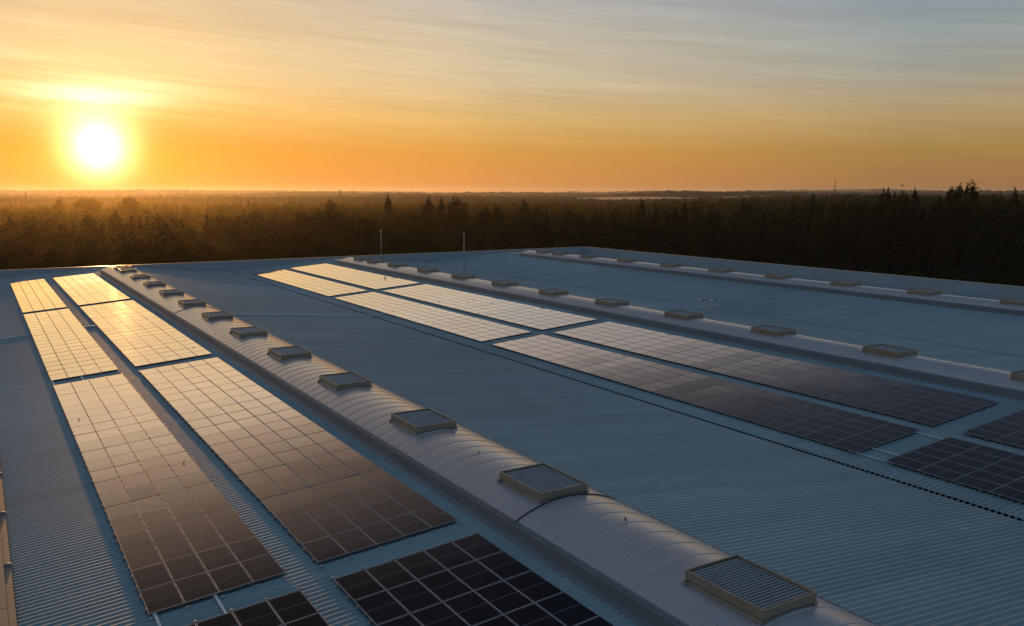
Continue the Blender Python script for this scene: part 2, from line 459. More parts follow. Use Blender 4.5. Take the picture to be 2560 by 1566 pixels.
RAIL = {}
def rail_mesh(L):
    k = round(L, 2)
    if k not in RAIL:
        mb = MB(); mb.box(-.10, L+.10, -.02, .02, -.085, -.04); RAIL[k] = mb.mesh('mounting_rail', M['steel'])
    return RAIL[k]
TILT = math.atan(S1)
def array(x0, z0, ncol, y0, y1, nrow, label, detail, cut=False):
    """block from y0 (near) to y1 (far)"""
    z = H + z0 + S1*x0
    root = empty('solar_array', (x0, y0, z), (0, -TILT, 0))
    tag(root, label, 'solar array', 'solar panel blocks on the roof')
    py = (y1-y0)/nrow
    rest = []
    cnt = 0
    nid = min(100, nrow*ncol)
    rowt = [rng.normal()*.0022 for _ in range(nrow)]
    for r in range(nrow):
        for c in range(ncol):
            tx = rowt[r] + rng.normal()*.0016; ty = rng.normal()*.0016
            loc = (c*PWP, r*py + .01, rng.normal()*.0015)
            if cnt < nid:
                if detail:
                    o = inst(PG, 'solar_panel', root, loc, (tx, ty, 0)); inst(PF, 'panel_frame', o)
                else: o = inst(PB, 'solar_panel', root, loc, (tx, ty, 0))
            else: rest.append((loc, (tx, ty, 0)))
            cnt += 1
    if rest:
        mb = MB()
        for loc, rot in rest:
            mt = Matrix.Translation(loc) @ Euler(rot).to_matrix().to_4x4(); n0 = len(mb.v)
            mb.v += [tuple(mt @ Vector(v)) for v in PBmb.v]
            mb.f += [tuple(i+n0 for i in f) for f in PBmb.f]; mb.m += PBmb.m
        me = mb.mesh('far_panels', [M['glass'], M['alu']]); uv = me.uv_layers.new(name='UVMap')
        nf = len(PBmb.f); lp = 0; sq = ((0, 0), (1, 0), (1, 1), (0, 1))
        arr = np.zeros((len(me.loops), 2), np.float32)
        for i, p in enumerate(me.polygons):
            if i % nf == 0:
                for j in range(4): arr[p.loop_start+j] = sq[j]
        uv.data.foreach_set('uv', arr.ravel())
        o = inst(me, 'solar_panels', root); o['kind'] = 'stuff'
    WT = ncol*PWP - .02
    rails = []
    for r in range(nrow):
        for fy in (.22, .78): rails.append(r*py + .01 + PL*fy)
    rm = rail_mesh(WT)
    for y in rails[:100]:
        inst(rm, 'mounting_rail', root, (0, y, 0))
    if detail:
        k = 0; mbc = MB()
        for y in rails:
            for c in range(ncol+1):
                loc = (c*PWP - .010 if c else -.012, y, 0)
                if k < 100: inst(CLAMP, 'clamp', root, loc); k += 1
                else:
                    n0 = len(mbc.v)
                    mbc.box(loc[0]-.02, loc[0]+.02, y-.03, y+.03, -.02, .008)
        if mbc.v:
            o = mbc.build('clamps', M['steel'], root); o['kind'] = 'stuff'
        for c in range(ncol+1):
            inst(BRACK, 'end_bracket', root, (c*PWP+.03 if c < ncol else WT+.03, y1-y0+.22, 0))
            if not cut: inst(BRACK, 'end_bracket', root, (c*PWP+.03 if c < ncol else WT+.03, -.22, 0))
    return root
XA, XB, XC, XD = 3.68, 9.02, 37.65, 44.10
strips = [('leftmost', XA, ZAB, 4, 'AB'), ('second', XB, ZAB, 5, 'AB'), ('third', XC, ZCD, 5, 'CD'), ('rightmost', XD, ZCD, 6, 'CD')]
blocks = {'AB': [(105.0, 140.4, 20, 'farthest'), (65.87, 103.37, 21, 'second farthest'), (27.18, 64.14, 21, 'long near')],
          'CD': [(106.02, 142.9, 21, 'farthest'), (66.65, 104.09, 21, 'second farthest'), (27.70, 64.87, 21, 'long near')]}
CUT = {'leftmost': (25.68, 6), 'second': (25.68, 6), 'third': (26.09, 5), 'rightmost': (26.09, 3)}
for which, x0, z0, nc, g in strips:
    for (y0, y1, nr, d) in blocks[g]:
        lab = {'farthest': f'{which} solar strip, farthest panel block, nearest the far parapet',
               'second farthest': f'{which} solar strip, bright panel block second from the far parapet',
               'long near': f'{which} solar strip, long panel block third from the parapet, darkening towards the camera'}[d]
        array(x0, z0, nc, y0, y1, nr, lab, d == 'long near')
    yt, nr = CUT[which]
    array(x0, z0, nc, yt-nr*1.766, yt, nr, f'{which} solar strip, dark nearest panel block cut off by the picture edge', True, True)
# conduits joining the blocks
def conduit(x, ya, yb, label):
    z0 = ZAB if x < 20 else ZCD
    z = H + z0 + S1*x - .095
    root = MB(); root.box(-.04, .04, 0, yb-ya, 0, .045)
    for k in range(3): root.box(-.07, .07, (yb-ya)*(k+.5)/3-.02, (yb-ya)*(k+.5)/3+.02, -.02, .052)
    o = root.build('cable_conduit', M['white'], None, (x, ya, z))
    tag(o, label, 'conduit', 'pale cable conduits between panel blocks')
for (x, pos) in ((3.85, 'left'), (5.65, 'right')):
    conduit(x, 25.3, 27.6, f'{pos} pale cable conduit crossing the near gap of the leftmost solar strip')
    conduit(x-.1, 63.8, 66.3, f'{pos} pale cable conduit crossing the middle gap of the leftmost solar strip')
for (x, pos) in ((37.75, 'left'), (38.9, 'middle'), (42.6, 'right')):
    conduit(x, 25.6, 28.2, f'{pos} pale cable conduit crossing the near gap of the third solar strip')
for (x, pos) in ((38.8, 'left'), (39.6, 'right')):
    conduit(x, 64.5, 67.0, f'{pos} pale cable conduit crossing the middle gap of the third solar strip')

# ------------------------------------------------------------------ lightning conductors and poles
def strip_cable(pts, label):
    mb = MB(); mb.tube([(x, y, H+roof_z(x)+dz) for x, y, dz in pts], .065, 6)
    for (xa, ya, da), (xb, yb, db) in zip(pts[:-1], pts[1:]):
        k = max(1, int(abs(xb-xa)/1.5))
        for i in range(k):
            f = (i+.5)/k; x = xa+(xb-xa)*f; y = ya+(yb-ya)*f
            mb.box(x-.04, x+.04, y-.05, y+.05, H+roof_z(x)-.01, H+roof_z(x)+.07)
    o = mb.build('lightning_conductor', M['white']); tag(o, label, 'cable')
strip_cable([(.3, 88.7, .05), (3.5, 88.8, .05)], 'short pale conductor cable on the roof left of the leftmost solar strip')
strip_cable([(7.95, 88.7, .05), (8.95, 88.6, .05)], 'short pale conductor cable between the two left solar strips')
strip_cable([(14.4, 86.4, .05), (15.2, 86.3, .05)], 'very short pale conductor cable between the second solar strip and the left skylight')
strip_cable([(20.2, 86.6, .05), (27, 87.3, .05), (35.8, 88.0, .05), (36.5, 88.1, .05), (37.6, 87.9, .05)], 'long thin pale cable crossing the open roof from left skylight to third solar strip')
strip_cable([(56.8, 72.6, .05), (63, 72.9, .05), (70.7, 73.7, .05), (74.2, 73.9, .05)], 'thin pale conductor cable running to the pair of hooded pipes')
def pole(x, y, ztop, label):
    zb_ = H+roof_z(x); h = H+ztop-zb_
    root = empty('lightning_rod', (x, y, zb_)); tag(root, label, 'lightning rod', 'tall lightning rods near the far parapet')
    mb = MB(); mb.tube([(0, 0, 0), (0, 0, h*.5), (0, 0, h-.15)], [.075, .065, .05], 10); mb.build('mast', M['steel'], root, smooth=True)
    mb = MB(); mb.tube([(0, 0, h-.2), (0, 0, h-.1), (0, 0, h), (0, 0, h+.12), (0, 0, h+.22)], [.06, .17, .19, .15, .02], 12); mb.tube([(0, 0, h+.2), (0, 0, h+.5)], .012, 6); mb.build('ball_head', M['steel'], root, smooth=True)
    mb = MB(); mb.box(-.25, .25, -.25, .25, -.03, .05); mb.tube([(0, 0, .05), (0, 0, .3)], [.14, .09], 10); mb.build('base_plate', M['steel'], root)
pole(67.6, 125.3, -6.95, 'right-hand tall thin lightning rod with ball head, standing on the open blue roof')
pole(61.9, 146.0, -7.10, 'left-hand tall thin lightning rod with ball head, rising just before the far parapet')
def gooseneck(x, y, sgn, label):
    zb_ = H+roof_z(x)
    root = empty('swan_neck_pipe', (x, y, zb_)); tag(root, label, 'pipe', 'pair of swan-neck cable pipes at the far valley')
    r = .30; pts = [(0, 0, 0), (0, 0, .72)]
    dx, dy = .85*sgn, -.5*sgn
    for k in range(1, 9):
        a = math.pi*k/8*.86; pts.append((dx*r*(1-math.cos(a)), dy*r*(1-math.cos(a)), .72+r*math.sin(a)))
    mb = MB(); mb.tube(pts[:2]+[], .055, 10); mb.build('stem', M['steel'], root, smooth=True)
    mb = MB(); mb.tube(pts[1:], [.055, .08, .11, .12, .12, .12, .12, .12, .13], 10); mb.build('hood', M['steel'], root, smooth=True)
    mb = MB(); mb.box(-.16, .16, -.16, .16, -.03, .10); mb.build('collar', M['white'], root)
gooseneck(71.75, 74.15, -1, 'left hooded swan-neck pipe of the pair, curving to the left, beside the far valley')
gooseneck(72.25, 73.65, 1, 'right hooded swan-neck pipe of the pair, curving to the right, beside the far valley')

# ------------------------------------------------------------------ birds
def bird_mesh():
    mb = MB(); ring = [(-.13, .0, .012), (-.07, .0, .022), (-.02, .006, .034), (.03, .016, .036), (.06, .034, .024), (.075, .047, .024), (.095, .052, .014), (.125, .05, .003)]
    mb.tube([(x, 0, z+.055) for x, z, r in ring], [r for x, z, r in ring], 8)
    return mb.mesh('perched_bird', M['bird'])
BM = bird_mesh()
def leg_mesh():
    mb = MB(); mb.tube([(.0, .012, .04), (.004, .012, 0)], .004, 5); mb.tube([(.0, -.012, .04), (.004, -.012, 0)], .004, 5)
    return mb.mesh('legs', M['bird'])
LM = leg_mesh()
FIT = dict(f=2186.1, yaw=R(31.48), pit=R(7.952))
def ray(px, py):
    yw, pt = FIT['yaw'], FIT['pit']
    F = Vector((math.sin(yw)*math.cos(pt), math.cos(yw)*math.cos(pt), -math.sin(pt)))
    Rr = Vector((math.cos(yw), -math.sin(yw), 0)); U = Rr.cross(F)
    return F + Rr*((px-1280)/FIT['f']) - U*((py-783)/FIT['f'])
def on_plane(px, py, z0, s): d = ray(px, py); t = z0/(d.z - s*d.x); p = d*t; return (p.x, p.y, p.z+H)
BIRDS = [(197.5, 1051, ZAB, S1, 'on the long block of the leftmost solar strip, left side'), (459.6, 1160, ZAB, S1, 'on the right edge of the leftmost solar strip, long block'),
         (483.7, 870, ZAB, S1, 'by the near corner of the second solar strip, middle block'), (982.6, 779, ZCD, S1, 'at the left edge of the third solar strip, middle block'),
         (1096.7, 755, ZCD, S1, 'leftmost of the flock on the rightmost strip'), (1183, 751, ZCD, S1, 'farthest of the flock on the rightmost strip'),
         (1168.7, 758, ZCD, S1, 'in the centre of the flock on the rightmost strip'), (1231, 759, ZCD, S1, 'rightmost of the flock on the rightmost strip'),
         (1196.7, 783, ZCD, S1, 'at the near left edge of the rightmost strip'), (1560, 889, ZCD, S1, 'at the right edge of the third solar strip, long block')]
for px, py, z0, s_, wh in BIRDS:
    p = on_plane(px, py, z0, s_)
    o = inst(BM, 'perched_bird', None, (p[0], p[1], p[2]+.004), (0, 0, random.uniform(0, 6.28)), (.8, .8, .8))
    tag(o, 'small dark bird ' + wh, 'bird', 'small birds perched on the roof'); inst(LM, 'legs', o)
for (x, y, wh) in ((None, (1197.4, 1136), 'on the left skylight between its second and third vents'), (None, (1564.5, 1304), 'on the left skylight between its nearest and second vents')):
    d = ray(*y); zr = roof_z(RX[1]); best = None
    for i in range(4000):
        t = 8 + i*.02; p = d*(t/d.length); xx = p.x-RX[1]
        if abs(xx) < HW and p.z <= zr+vz(xx)+.02: best = p; break
    if best:
        o = inst(BM, 'perched_bird', None, (best.x, best.y, best.z+H+.01), (0, 0, 1.2), (.9, .9, 1.0))
        tag(o, 'small dark bird ' + wh, 'bird', 'small birds perched on the roof'); inst(LM, 'legs', o)
d = ray(2239.6, 695); t = 109.9/d.x; p = d*t
o = inst(BM, 'perched_bird', None, (109.8, p.y, H+TOP+.01), (0, 0, 1.), (1.1, 1.1, 1.1)); inst(LM, 'legs', o)
tag(o, 'small dark bird on the coping of the right-hand parapet', 'bird', 'small birds perched on the roof')
# flying bird
d = ray(2255, 464).normalized(); p = d*150
mb = MB(); mb.tube([(-.25, 0, 0), (-.1, 0, 0), (.05, 0, 0), (.2, 0, .01), (.3, 0, 0)], [.02, .06, .08, .05, .01], 8)
fb = mb.build('flying_bird', M['bird'], None, (p.x, p.y, p.z+H)); fb.rotation_euler = (0, 0, R(-60))
tag(fb, 'lone dark bird flying low over the forest at the right', 'bird')
for sg in (-1, 1):
    mb = MB(); mb.add([(-.08, 0, .02), (.10, 0, .02), (.06, sg*.30, .10), (-.10, sg*.30, .10), (-.06, sg*.62, .05)], [(0, 1, 2, 3), (3, 2, 4)])
    mb.build('wing', M['bird'], fb)

# ------------------------------------------------------------------ ground, hills, far woods
def ground_mat():
    m, t, b = mat('ground_grass')
    g = t.new('ShaderNodeNewGeometry').outputs['Position']
    n1 = t.noise(g, .02, 6, .6); n2 = t.noise(g, .35, 4, .6)
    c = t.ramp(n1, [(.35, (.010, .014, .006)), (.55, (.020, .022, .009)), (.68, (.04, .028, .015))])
    c = t.mix(t.math('MULTIPLY', n2, .5), c, (.02, .024, .012, 1))
    t.lk(c, b.inputs['Base Color']); b.inputs['Roughness'].default_value = .9; b.inputs['Specular IOR Level'].default_value = .1
    return m
def wood_mat(name, c0, c1):
    m, t, b = mat(name)
    g = t.new('ShaderNodeNewGeometry').outputs['Position']
    n1 = t.noise(g, .03, 8, .7); n2 = t.noise(g, .004, 3, .5)
    f = t.math('ADD', t.math('MULTIPLY', n1, .7), t.math('MULTIPLY', n2, .3))
    t.lk(t.ramp(f, [(.35, c0), (.65, c1)]), b.inputs['Base Color'])
    b.inputs['Roughness'].default_value = .95; b.inputs['Specular IOR Level'].default_value = .05
    return m
M['ground'] = ground_mat(); M['wood'] = wood_mat('far_canopy', (.012, .016, .007), (.04, .045, .018))
SUN_AZ, SUN_EL = R(6.52), R(2.46)
def smooth_noise(az, k, seed, amp=1.0):
    r_ = np.random.default_rng(seed); v = np.zeros_like(az)
    for i in range(k):
        f = (2**i); ph = r_.uniform(0, 6.28, 3); a = .5**i
        v += a*(np.sin(az*f*9+ph[0]) + .7*np.sin(az*f*15.3+ph[1]) + .5*np.sin(az*f*23.7+ph[2]))
    return amp*v/2.5
def polar(name, az0, az1, naz, rads, hf, matl, smooth=True):
    az = np.linspace(az0, az1, naz); rr = np.array(rads)
    A, Q = np.meshgrid(az, rr)
    Z = hf(A, Q)
    V = np.stack([Q*np.sin(A), Q*np.cos(A), Z], -1).reshape(-1, 3)
    idx = np.arange(len(rr)*naz).reshape(len(rr), naz)
    F = np.stack([idx[:-1, :-1].ravel(), idx[:-1, 1:].ravel(), idx[1:, 1:].ravel(), idx[1:, :-1].ravel()], 1)
    return npmesh(name, V, F, matl, None, smooth)
def terrain(A, Q):
    z = np.where(Q < 500, 0, 0) + 0*A
    fall = np.clip((Q-560)/700, 0, 1); fall = fall*fall*(3-2*fall)
    z = z - 16*fall
    return z
me = polar('ground', 0, 2*math.pi, 361, list(np.linspace(.5, 500, 20))+list(np.geomspace(560, 12500, 40)), terrain, M['ground'])
o = inst(me, 'ground'); o['kind'] = 'structure'
# ridges of hills (distance, crest px above the horizon line y=478 as a function of azimuth)
def ridge(r0, w, crest_px, seed, az0=-12, az1=78, rough=1.5, name='hills', amp=2.5):
    naz = 1500; az = np.linspace(R(az0), R(az1), naz)
    deg = np.degrees(az)
    px = np.interp(deg, [p[0] for p in crest_px], [p[1] for p in crest_px]) + smooth_noise(az, 6, seed, amp)
    crest = px/2186*r0
    # canopy bumps
    r_ = np.random.default_rng(seed+5)
    b = r_.normal(0, 1, naz); kern = np.hanning(7); kern /= kern.sum()
    b = np.convolve(b, kern, 'same')*rough*r0/2500 + np.convolve(r_.normal(0, 1, naz), np.hanning(25)/12, 'same')*rough*.8*r0/2500
    prof = np.linspace(-1, 1, 15)
    V = []
    for p in prof:
        rr = r0 + p*w
        env = (1-abs(p)**2)
        z = -17 + (crest + H + 17 + b)*env + (r_.normal(0, .8, naz)*env)
        V.append(np.stack([rr*np.sin(az), rr*np.cos(az), np.maximum(z, -17.4)], -1))
    V = np.concatenate(V); idx = np.arange(len(prof)*naz).reshape(len(prof), naz)
    F = np.stack([idx[:-1, :-1].ravel(), idx[:-1, 1:].ravel(), idx[1:, 1:].ravel(), idx[1:, :-1].ravel()], 1)
    me = npmesh(name, V, F, M['wood'], None, False)
    o = inst(me, name); o['kind'] = 'structure'; return o
ridge(1350, 260, [(-12, -24), (2, -17), (10, -17), (20, -15), (26, -13), (32, -14), (38, -22), (44, -16), (50, -14), (60, -8), (78, -8)], 3, rough=2.2, amp=4.0)
ridge(2300, 420, [(-12, -14), (8, -14), (18, -12), (24, -9), (28, -7), (33, -8), (37, -13), (41, -7), (45, -4.5), (50, -3), (56, -6), (78, -6)], 11, rough=2.4, amp=5.5)
ridge(4200, 800, [(-12, -6), (8, -7), (20, -6), (28, -4), (36, -4), (44, -2), (52, 0), (56, -1), (78, -2)], 23, rough=2.0, amp=4.0)
ridge(8600, 1500, [(-12, 1), (8, .5), (14, .8), (20, -1.5), (30, -3.5), (36, -1), (42, 1.0), (50, 2), (56, .5), (78, 0)], 31, rough=1.4, amp=2.6)

# ------------------------------------------------------------------ trees
def leaf_mat(name, c0, c1, trans):
    m, t, b = mat(name)
    g = t.new('ShaderNodeNewGeometry'); info = t.new('ShaderNodeObjectInfo')
    n = t.noise(g.outputs['Position'], .45, 3, .6)
    f = t.math('ADD', t.math('MULTIPLY', n, .75), t.math('MULTIPLY', info.outputs['Random'], .35), clamp=True)
    c = t.ramp(f, [(.3, c0), (.8, c1)])
    t.lk(c, b.inputs['Base Color']); b.inputs['Roughness'].default_value = .75; b.inputs['Specular IOR Level'].default_value = .15
    tr = t.new('ShaderNodeBsdfTranslucent'); t.lk(c, tr.inputs['Color'])
    mx = t.new('ShaderNodeMixShader'); mx.inputs[0].default_value = trans
    out = m.node_tree.nodes['Material Output']
    t.lk(b.outputs[0], mx.inputs[1]); t.lk(tr.outputs[0], mx.inputs[2]); t.lk(mx.outputs[0], out.inputs['Surface'])
    return m
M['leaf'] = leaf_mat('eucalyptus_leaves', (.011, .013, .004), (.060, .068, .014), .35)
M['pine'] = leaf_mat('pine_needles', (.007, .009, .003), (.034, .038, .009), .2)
M['bark'] = metal_paint('bark', (.055, .045, .035), .85, 0, .25, .6, (4, 4, .6), .1)

def crown_arrays(kind, seed, nleaf, size):
    """leaf clumps filling a ragged, lobed envelope around the trunk (unit tree height)"""
    r_ = np.random.default_rng(seed); p = r_.uniform(0, 6.28, 8)
    def env(z):
        if kind == 'column': t = (z-.10)/.90; w = .125*np.clip(1-t, 0, 1)**.62*(.55+.45*np.clip(t/.12, 0, 1))
        elif kind == 'cone': t = (z-.12)/.88; w = .150*np.clip(1-t, 0, 1)**.92*(.6+.4*np.clip(t/.1, 0, 1))
        elif kind == 'round': t = (z-.56)/.44; w = .25*np.sqrt(np.clip(1-(np.abs(t-.35)/.65)**2.2, 0, 1))*(t > 0)
        else: t = (z-.16)/.84; w = .150*np.clip(np.sin(np.pi*np.clip(t, 0, 1)**.85), 0, 1)**.6
        return w*(1+.16*np.sin(z*34+p[0])+.12*np.sin(z*71+p[1]))
    zz = r_.uniform(.08, 1.0, nleaf*6); keep = r_.random(nleaf*6) < (env(zz)/.25)**1.2+.02
    zz = zz[keep][:nleaf]
    while len(zz) < nleaf: zz = np.concatenate([zz, zz])[:nleaf]
    a = r_.uniform(0, 6.28, nleaf)
    lob = 1+.26*np.sin(3*a+zz*19+p[2])+.20*np.sin(5*a-zz*31+p[3])+.14*np.sin(2*a+zz*47+p[4])
    w = env(zz)*lob; u = .35+.65*np.sqrt(r_.random(nleaf))
    rr = w*u + .002
    bend = .022*np.sin(zz*5+p[5])*zz
    c = np.stack([rr*np.cos(a)+bend, rr*np.sin(a)+bend*.6, zz-.10*rr+r_.normal(size=nleaf)*.006], 1)
    d = np.stack([np.cos(a), np.sin(a), np.full(nleaf, .35)], 1)
    nrm = d + r_.normal(size=(nleaf, 3))*.7; nrm /= np.linalg.norm(nrm, axis=1)[:, None]
    up = r_.normal(size=(nleaf, 3)); A = np.cross(nrm, up); A /= np.linalg.norm(A, axis=1)[:, None]; B = np.cross(nrm, A)
    s = size*(.45+r_.random(nleaf)*.9)[:, None]*np.where(zz > .93, .6, 1)[:, None]
    V = np.stack([c+A*s, c+B*s*.7*(.6+r_.random((nleaf, 1))), c-A*s*(.5+r_.random((nleaf, 1))*.6), c-B*s*.8], 1).reshape(-1, 3)
    return V, np.arange(nleaf*4).reshape(-1, 4)
def trunk_mesh(kind, seed):
    r_ = np.random.default_rng(seed); mb = MB(); top = .93 if kind != 'round' else .75
    pts = [(r_.normal()*.006*i, r_.normal()*.006*i, top*i/5) for i in range(6)]
    pts[0] = (0, 0, -.02)
    mb.tube(pts, [.016, .012, .010, .008, .005, .002], 6)
    for i in range(7):
        z = .35+.5*i/7; a = r_.uniform(0, 6.28); l = r_.uniform(.06, .14)
        mb.tube([(0, 0, z), (l*.6*math.cos(a), l*.6*math.sin(a), z+l*.5), (l*math.cos(a), l*math.sin(a), z+l*.9)], [.005, .003, .001], 4)
    return mb.mesh('trunk', M['bark'])
KINDS = ['column', 'ragged', 'cone', 'column', 'ragged', 'round', 'cone', 'ragged']
VAR = []
for i, kd in enumerate(KINDS):
    V, F = crown_arrays(kd, 40+i, 2700, .0155)
    VAR.append((kd, npmesh('crown', V, F, M['pine'] if kd in ('cone', 'round') else M['leaf']), trunk_mesh(kd, 60+i)))
def top_height(px, py, r):
    """tree height so that its top shows at pixel (px,py) at distance r"""
    d = ray(px, py); hor = math.hypot(d.x, d.y); return H + d.z/hor*r
def az_of(px): d = ray(px, 478); return math.atan2(d.x, d.y)
def base_h(azd):
    return float(np.interp(azd, [-5, 8, 20, 30, 38, 46, 56, 66], [17.6, 17.8, 18.4, 18.8, 18.9, 21.2, 24.4, 24.8]))
def front(azd):               # distance of the forest edge
    return float(np.interp(azd, [-5, 20, 35, 50, 66], [262, 258, 262, 284, 296]))
LABELS = [(-90, 14, 'tree in the golden glow of the forest behind the far parapet, near the sun'),
          (14, 27, 'tree in the brown-lit part of the dense forest, left of the two lightning rods'),
          (27, 38, 'tall dark tree in the forest wall behind the middle of the far parapet'),
          (38, 49, 'tall dark tree in the forest wall behind the far right corner of the roof'),
          (49, 90, 'tall nearly black tree in the forest wall behind the right-hand parapet')]
def tree(azr, r, h, var, label, group, wide=1.0, name=None):
    kd, cm, tm = VAR[var]
    nm = name or {'column': 'eucalyptus_tree', 'ragged': 'eucalyptus_tree', 'cone': 'pine_tree', 'round': 'pine_tree'}[kd]
    o = empty(nm, (r*math.sin(azr), r*math.cos(azr), 0), (0, 0, random.uniform(0, 6.28)))
    tag(o, label, 'tree', group)
    w = h*wide
    inst(cm, 'crown', o, scale=(w, w, h)); inst(tm, 'trunk', o, scale=(w, w, h))
    return o
# trees whose shape stands out on the skyline: (px, py of the top, distance, variant, width, label)
SPECIAL = [(2425, 447, 296, 4, .9, 'broad round-topped tall tree highest on the right skyline'),
           (2397, 453, 300, 0, .9, 'narrow pointed tall tree just left of the broad highest one on the right skyline'),
           (2371, 466, 294, 0, .9, 'small dark treetop left of the two highest trees on the right skyline'),
           (2226, 468, 300, 2, 1.0, 'pointed conifer, right one of a close pair on the right skyline near the flying bird'),
           (2210, 470, 298, 3, .9, 'slim conifer, left one of a close pair on the right skyline near the flying bird'),
           (2283, 470, 296, 6, 1.0, 'pointed treetop between the close pair and the two highest trees at the right'),
           (1608, 492, 290, 2, 1.0, 'sharply pointed conifer rising alone above the forest beyond the roof corner'),
           (1314, 496, 276, 0, 1.1, 'tall rounded-column tree rising above the forest right of the right lightning rod'),
           (1140, 489, 286, 4, 1.35, 'broad tall tree cluster rising above the forest near the right lightning rod'),
           (1100, 491, 300, 0, 1.0, 'slim tall tree between the two lightning rods, left of the broad one'),
           (1071, 490, 296, 7, .8, 'slim ragged tall tree rising midway between the two lightning rods'),
           (970, 486, 300, 3, 1.1, 'dark pointed tall tree rising directly above the left lightning rod'),
           (828, 498, 292, 4, 1.0, 'dark round treetop just left of the distant middle pylon'),
           (618, 493, 520, 6, 1.1, 'pointed treetop on the left skyline right of the sun'),
           (320, 490, 500, 5, .85, 'round umbrella-shaped treetop on the skyline just right of the sun'),
           (228, 495, 520, 5, .9, 'wide low round treetop on the skyline directly below the sun'),
           (204, 494, 540, 5, .8, 'domed treetop on the skyline just left below the sun'),
           (145, 494, 500, 1, .9, 'small bushy treetop on the skyline between the left pylon and the sun')]
for px, py, r, v, w, lab in SPECIAL:
    tree(az_of(px), r, top_height(px, py, r), v, lab, 'trees standing out on the skyline', w)
NT_IND = 300 - len(SPECIAL)
placed = []
def ok(x, y, dmin): return all((x-a)**2+(y-b)**2 > dmin*dmin for a, b in placed)
k = 0; tries = 0
while k < NT_IND and tries < 40000:
    tries += 1
    azd = random.uniform(-1.5, 65); f0 = front(azd); r = f0 + 62*random.random()**1.15
    x, y = r*math.sin(R(azd)), r*math.cos(R(azd))
    if not ok(x, y, 5.2): continue
    placed.append((x, y)); k += 1
    h = base_h(azd)*(random.uniform(.84, 1.06) if not 17 < azd < 66 else random.triangular(.76, 1.13, .92)) if random.random() < .88 else base_h(azd)*random.uniform(.6, .85)
    lab = next(l for a, b, l in LABELS if a <= azd < b)
    v = random.choice([0, 1, 1, 3, 4, 4, 7, 7, 2, 6, 5] if azd < 40 else [0, 3, 4, 7, 2, 6, 0, 3, 2, 6])
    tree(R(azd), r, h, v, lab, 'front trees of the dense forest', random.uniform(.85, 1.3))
# the mass of the wood behind them: one object
LOW = [crown_arrays(kd, 140+i, 560, .023) for i, kd in enumerate(KINDS)]
Vs, Fs, n0 = [], [], 0
cnt = 0; pl2 = []
while cnt < 2100:
    azd = random.uniform(-4, 67); f0 = front(azd)
    r = math.sqrt(random.uniform((f0+40)**2, 640**2))
    x, y = r*math.sin(R(azd)), r*math.cos(R(azd))
    cnt += 1
    h = base_h(azd)*(random.uniform(.80, 1.04) if azd < 44 else random.triangular(.76, 1.06, .86))
    if r > 340: h = min(h, H - (19 + random.uniform(-3, 8)*(1 if azd < 36 else .7))/2186*r*(1.0 if azd < 42 else .6 if azd < 48 else .25))
    V, F = LOW[random.randrange(8)]
    a = random.uniform(0, 6.28); ca, sa = math.cos(a), math.sin(a); w = h*random.uniform(1.0, 1.45)
    W = np.stack([(V[:, 0]*ca - V[:, 1]*sa)*w + x, (V[:, 0]*sa + V[:, 1]*ca)*w + y, V[:, 2]*h], 1)
    Vs.append(W); Fs.append(F+n0); n0 += len(V)
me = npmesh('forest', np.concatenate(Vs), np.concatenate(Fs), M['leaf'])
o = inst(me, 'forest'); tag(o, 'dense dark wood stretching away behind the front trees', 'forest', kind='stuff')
# shrubs and a dirt track between forest and warehouse on the right
SH = []
for i in range(3):
    r_ = np.random.default_rng(300+i); n = 420
    d = r_.normal(size=(n, 3)); d /= np.linalg.norm(d, axis=1)[:, None]; d[:, 2] = abs(d[:, 2])
    c = d*(.6+.4*r_.random((n, 1)))*np.array([1, 1, .95]) * (1+.25*np.sin(d[:, :1]*5+i))
    a = r_.normal(size=(n, 3))*.085; b = r_.normal(size=(n, 3))*.085
    V = np.stack([c+a, c+b, c-a, c-b], 1).reshape(-1, 3); SH.append(npmesh('shrub', V, np.arange(n*4).reshape(-1, 4), M['leaf']))
SLAB = ['low dark shrub at the forest edge beyond the right-hand parapet']
for i in range(34):
    azd = 46 + 19*(i+random.random())/34; r = front(azd) - random.uniform(4, 24)
    s_ = random.uniform(1.2, 3.0)
    o = inst(SH[i % 3], 'shrub', None, (r*math.sin(R(azd)), r*math.cos(R(azd)), -.1), (0, 0, random.uniform(0, 6)), (s_*1.2, s_, s_*random.uniform(.7, 1.3)))
    tag(o, SLAB[0], 'shrub', 'shrubs along the forest edge')
def dirt_mat():
    m, t, b = mat('dirt')
    g = t.new('ShaderNodeNewGeometry').outputs['Position']; n = t.noise(g, .12, 6, .65)
    t.lk(t.ramp(n, [(.35, (.06, .035, .02)), (.6, (.20, .11, .065))]), b.inputs['Base Color']); b.inputs['Roughness'].default_value = .95
    return m
M['dirt'] = dirt_mat()
az = np.radians(np.linspace(40, 76, 90)); n = len(az)
r1 = 262 - .35*(np.degrees(az)-48) + smooth_noise(az, 3, 5, 2.5); r0 = r1 - 9 - smooth_noise(az, 3, 8, 3)
V = np.concatenate([np.stack([r0*np.sin(az), r0*np.cos(az), np.full(n, .03)], 1), np.stack([r1*np.sin(az), r1*np.cos(az), np.full(n, .03)], 1)])
F = np.stack([np.arange(n-1), np.arange(1, n), n+np.arange(1, n), n+np.arange(n-1)], 1)
o = inst(npmesh('dirt_track', V, F, M['dirt']), 'dirt_track'); o['kind'] = 'structure'

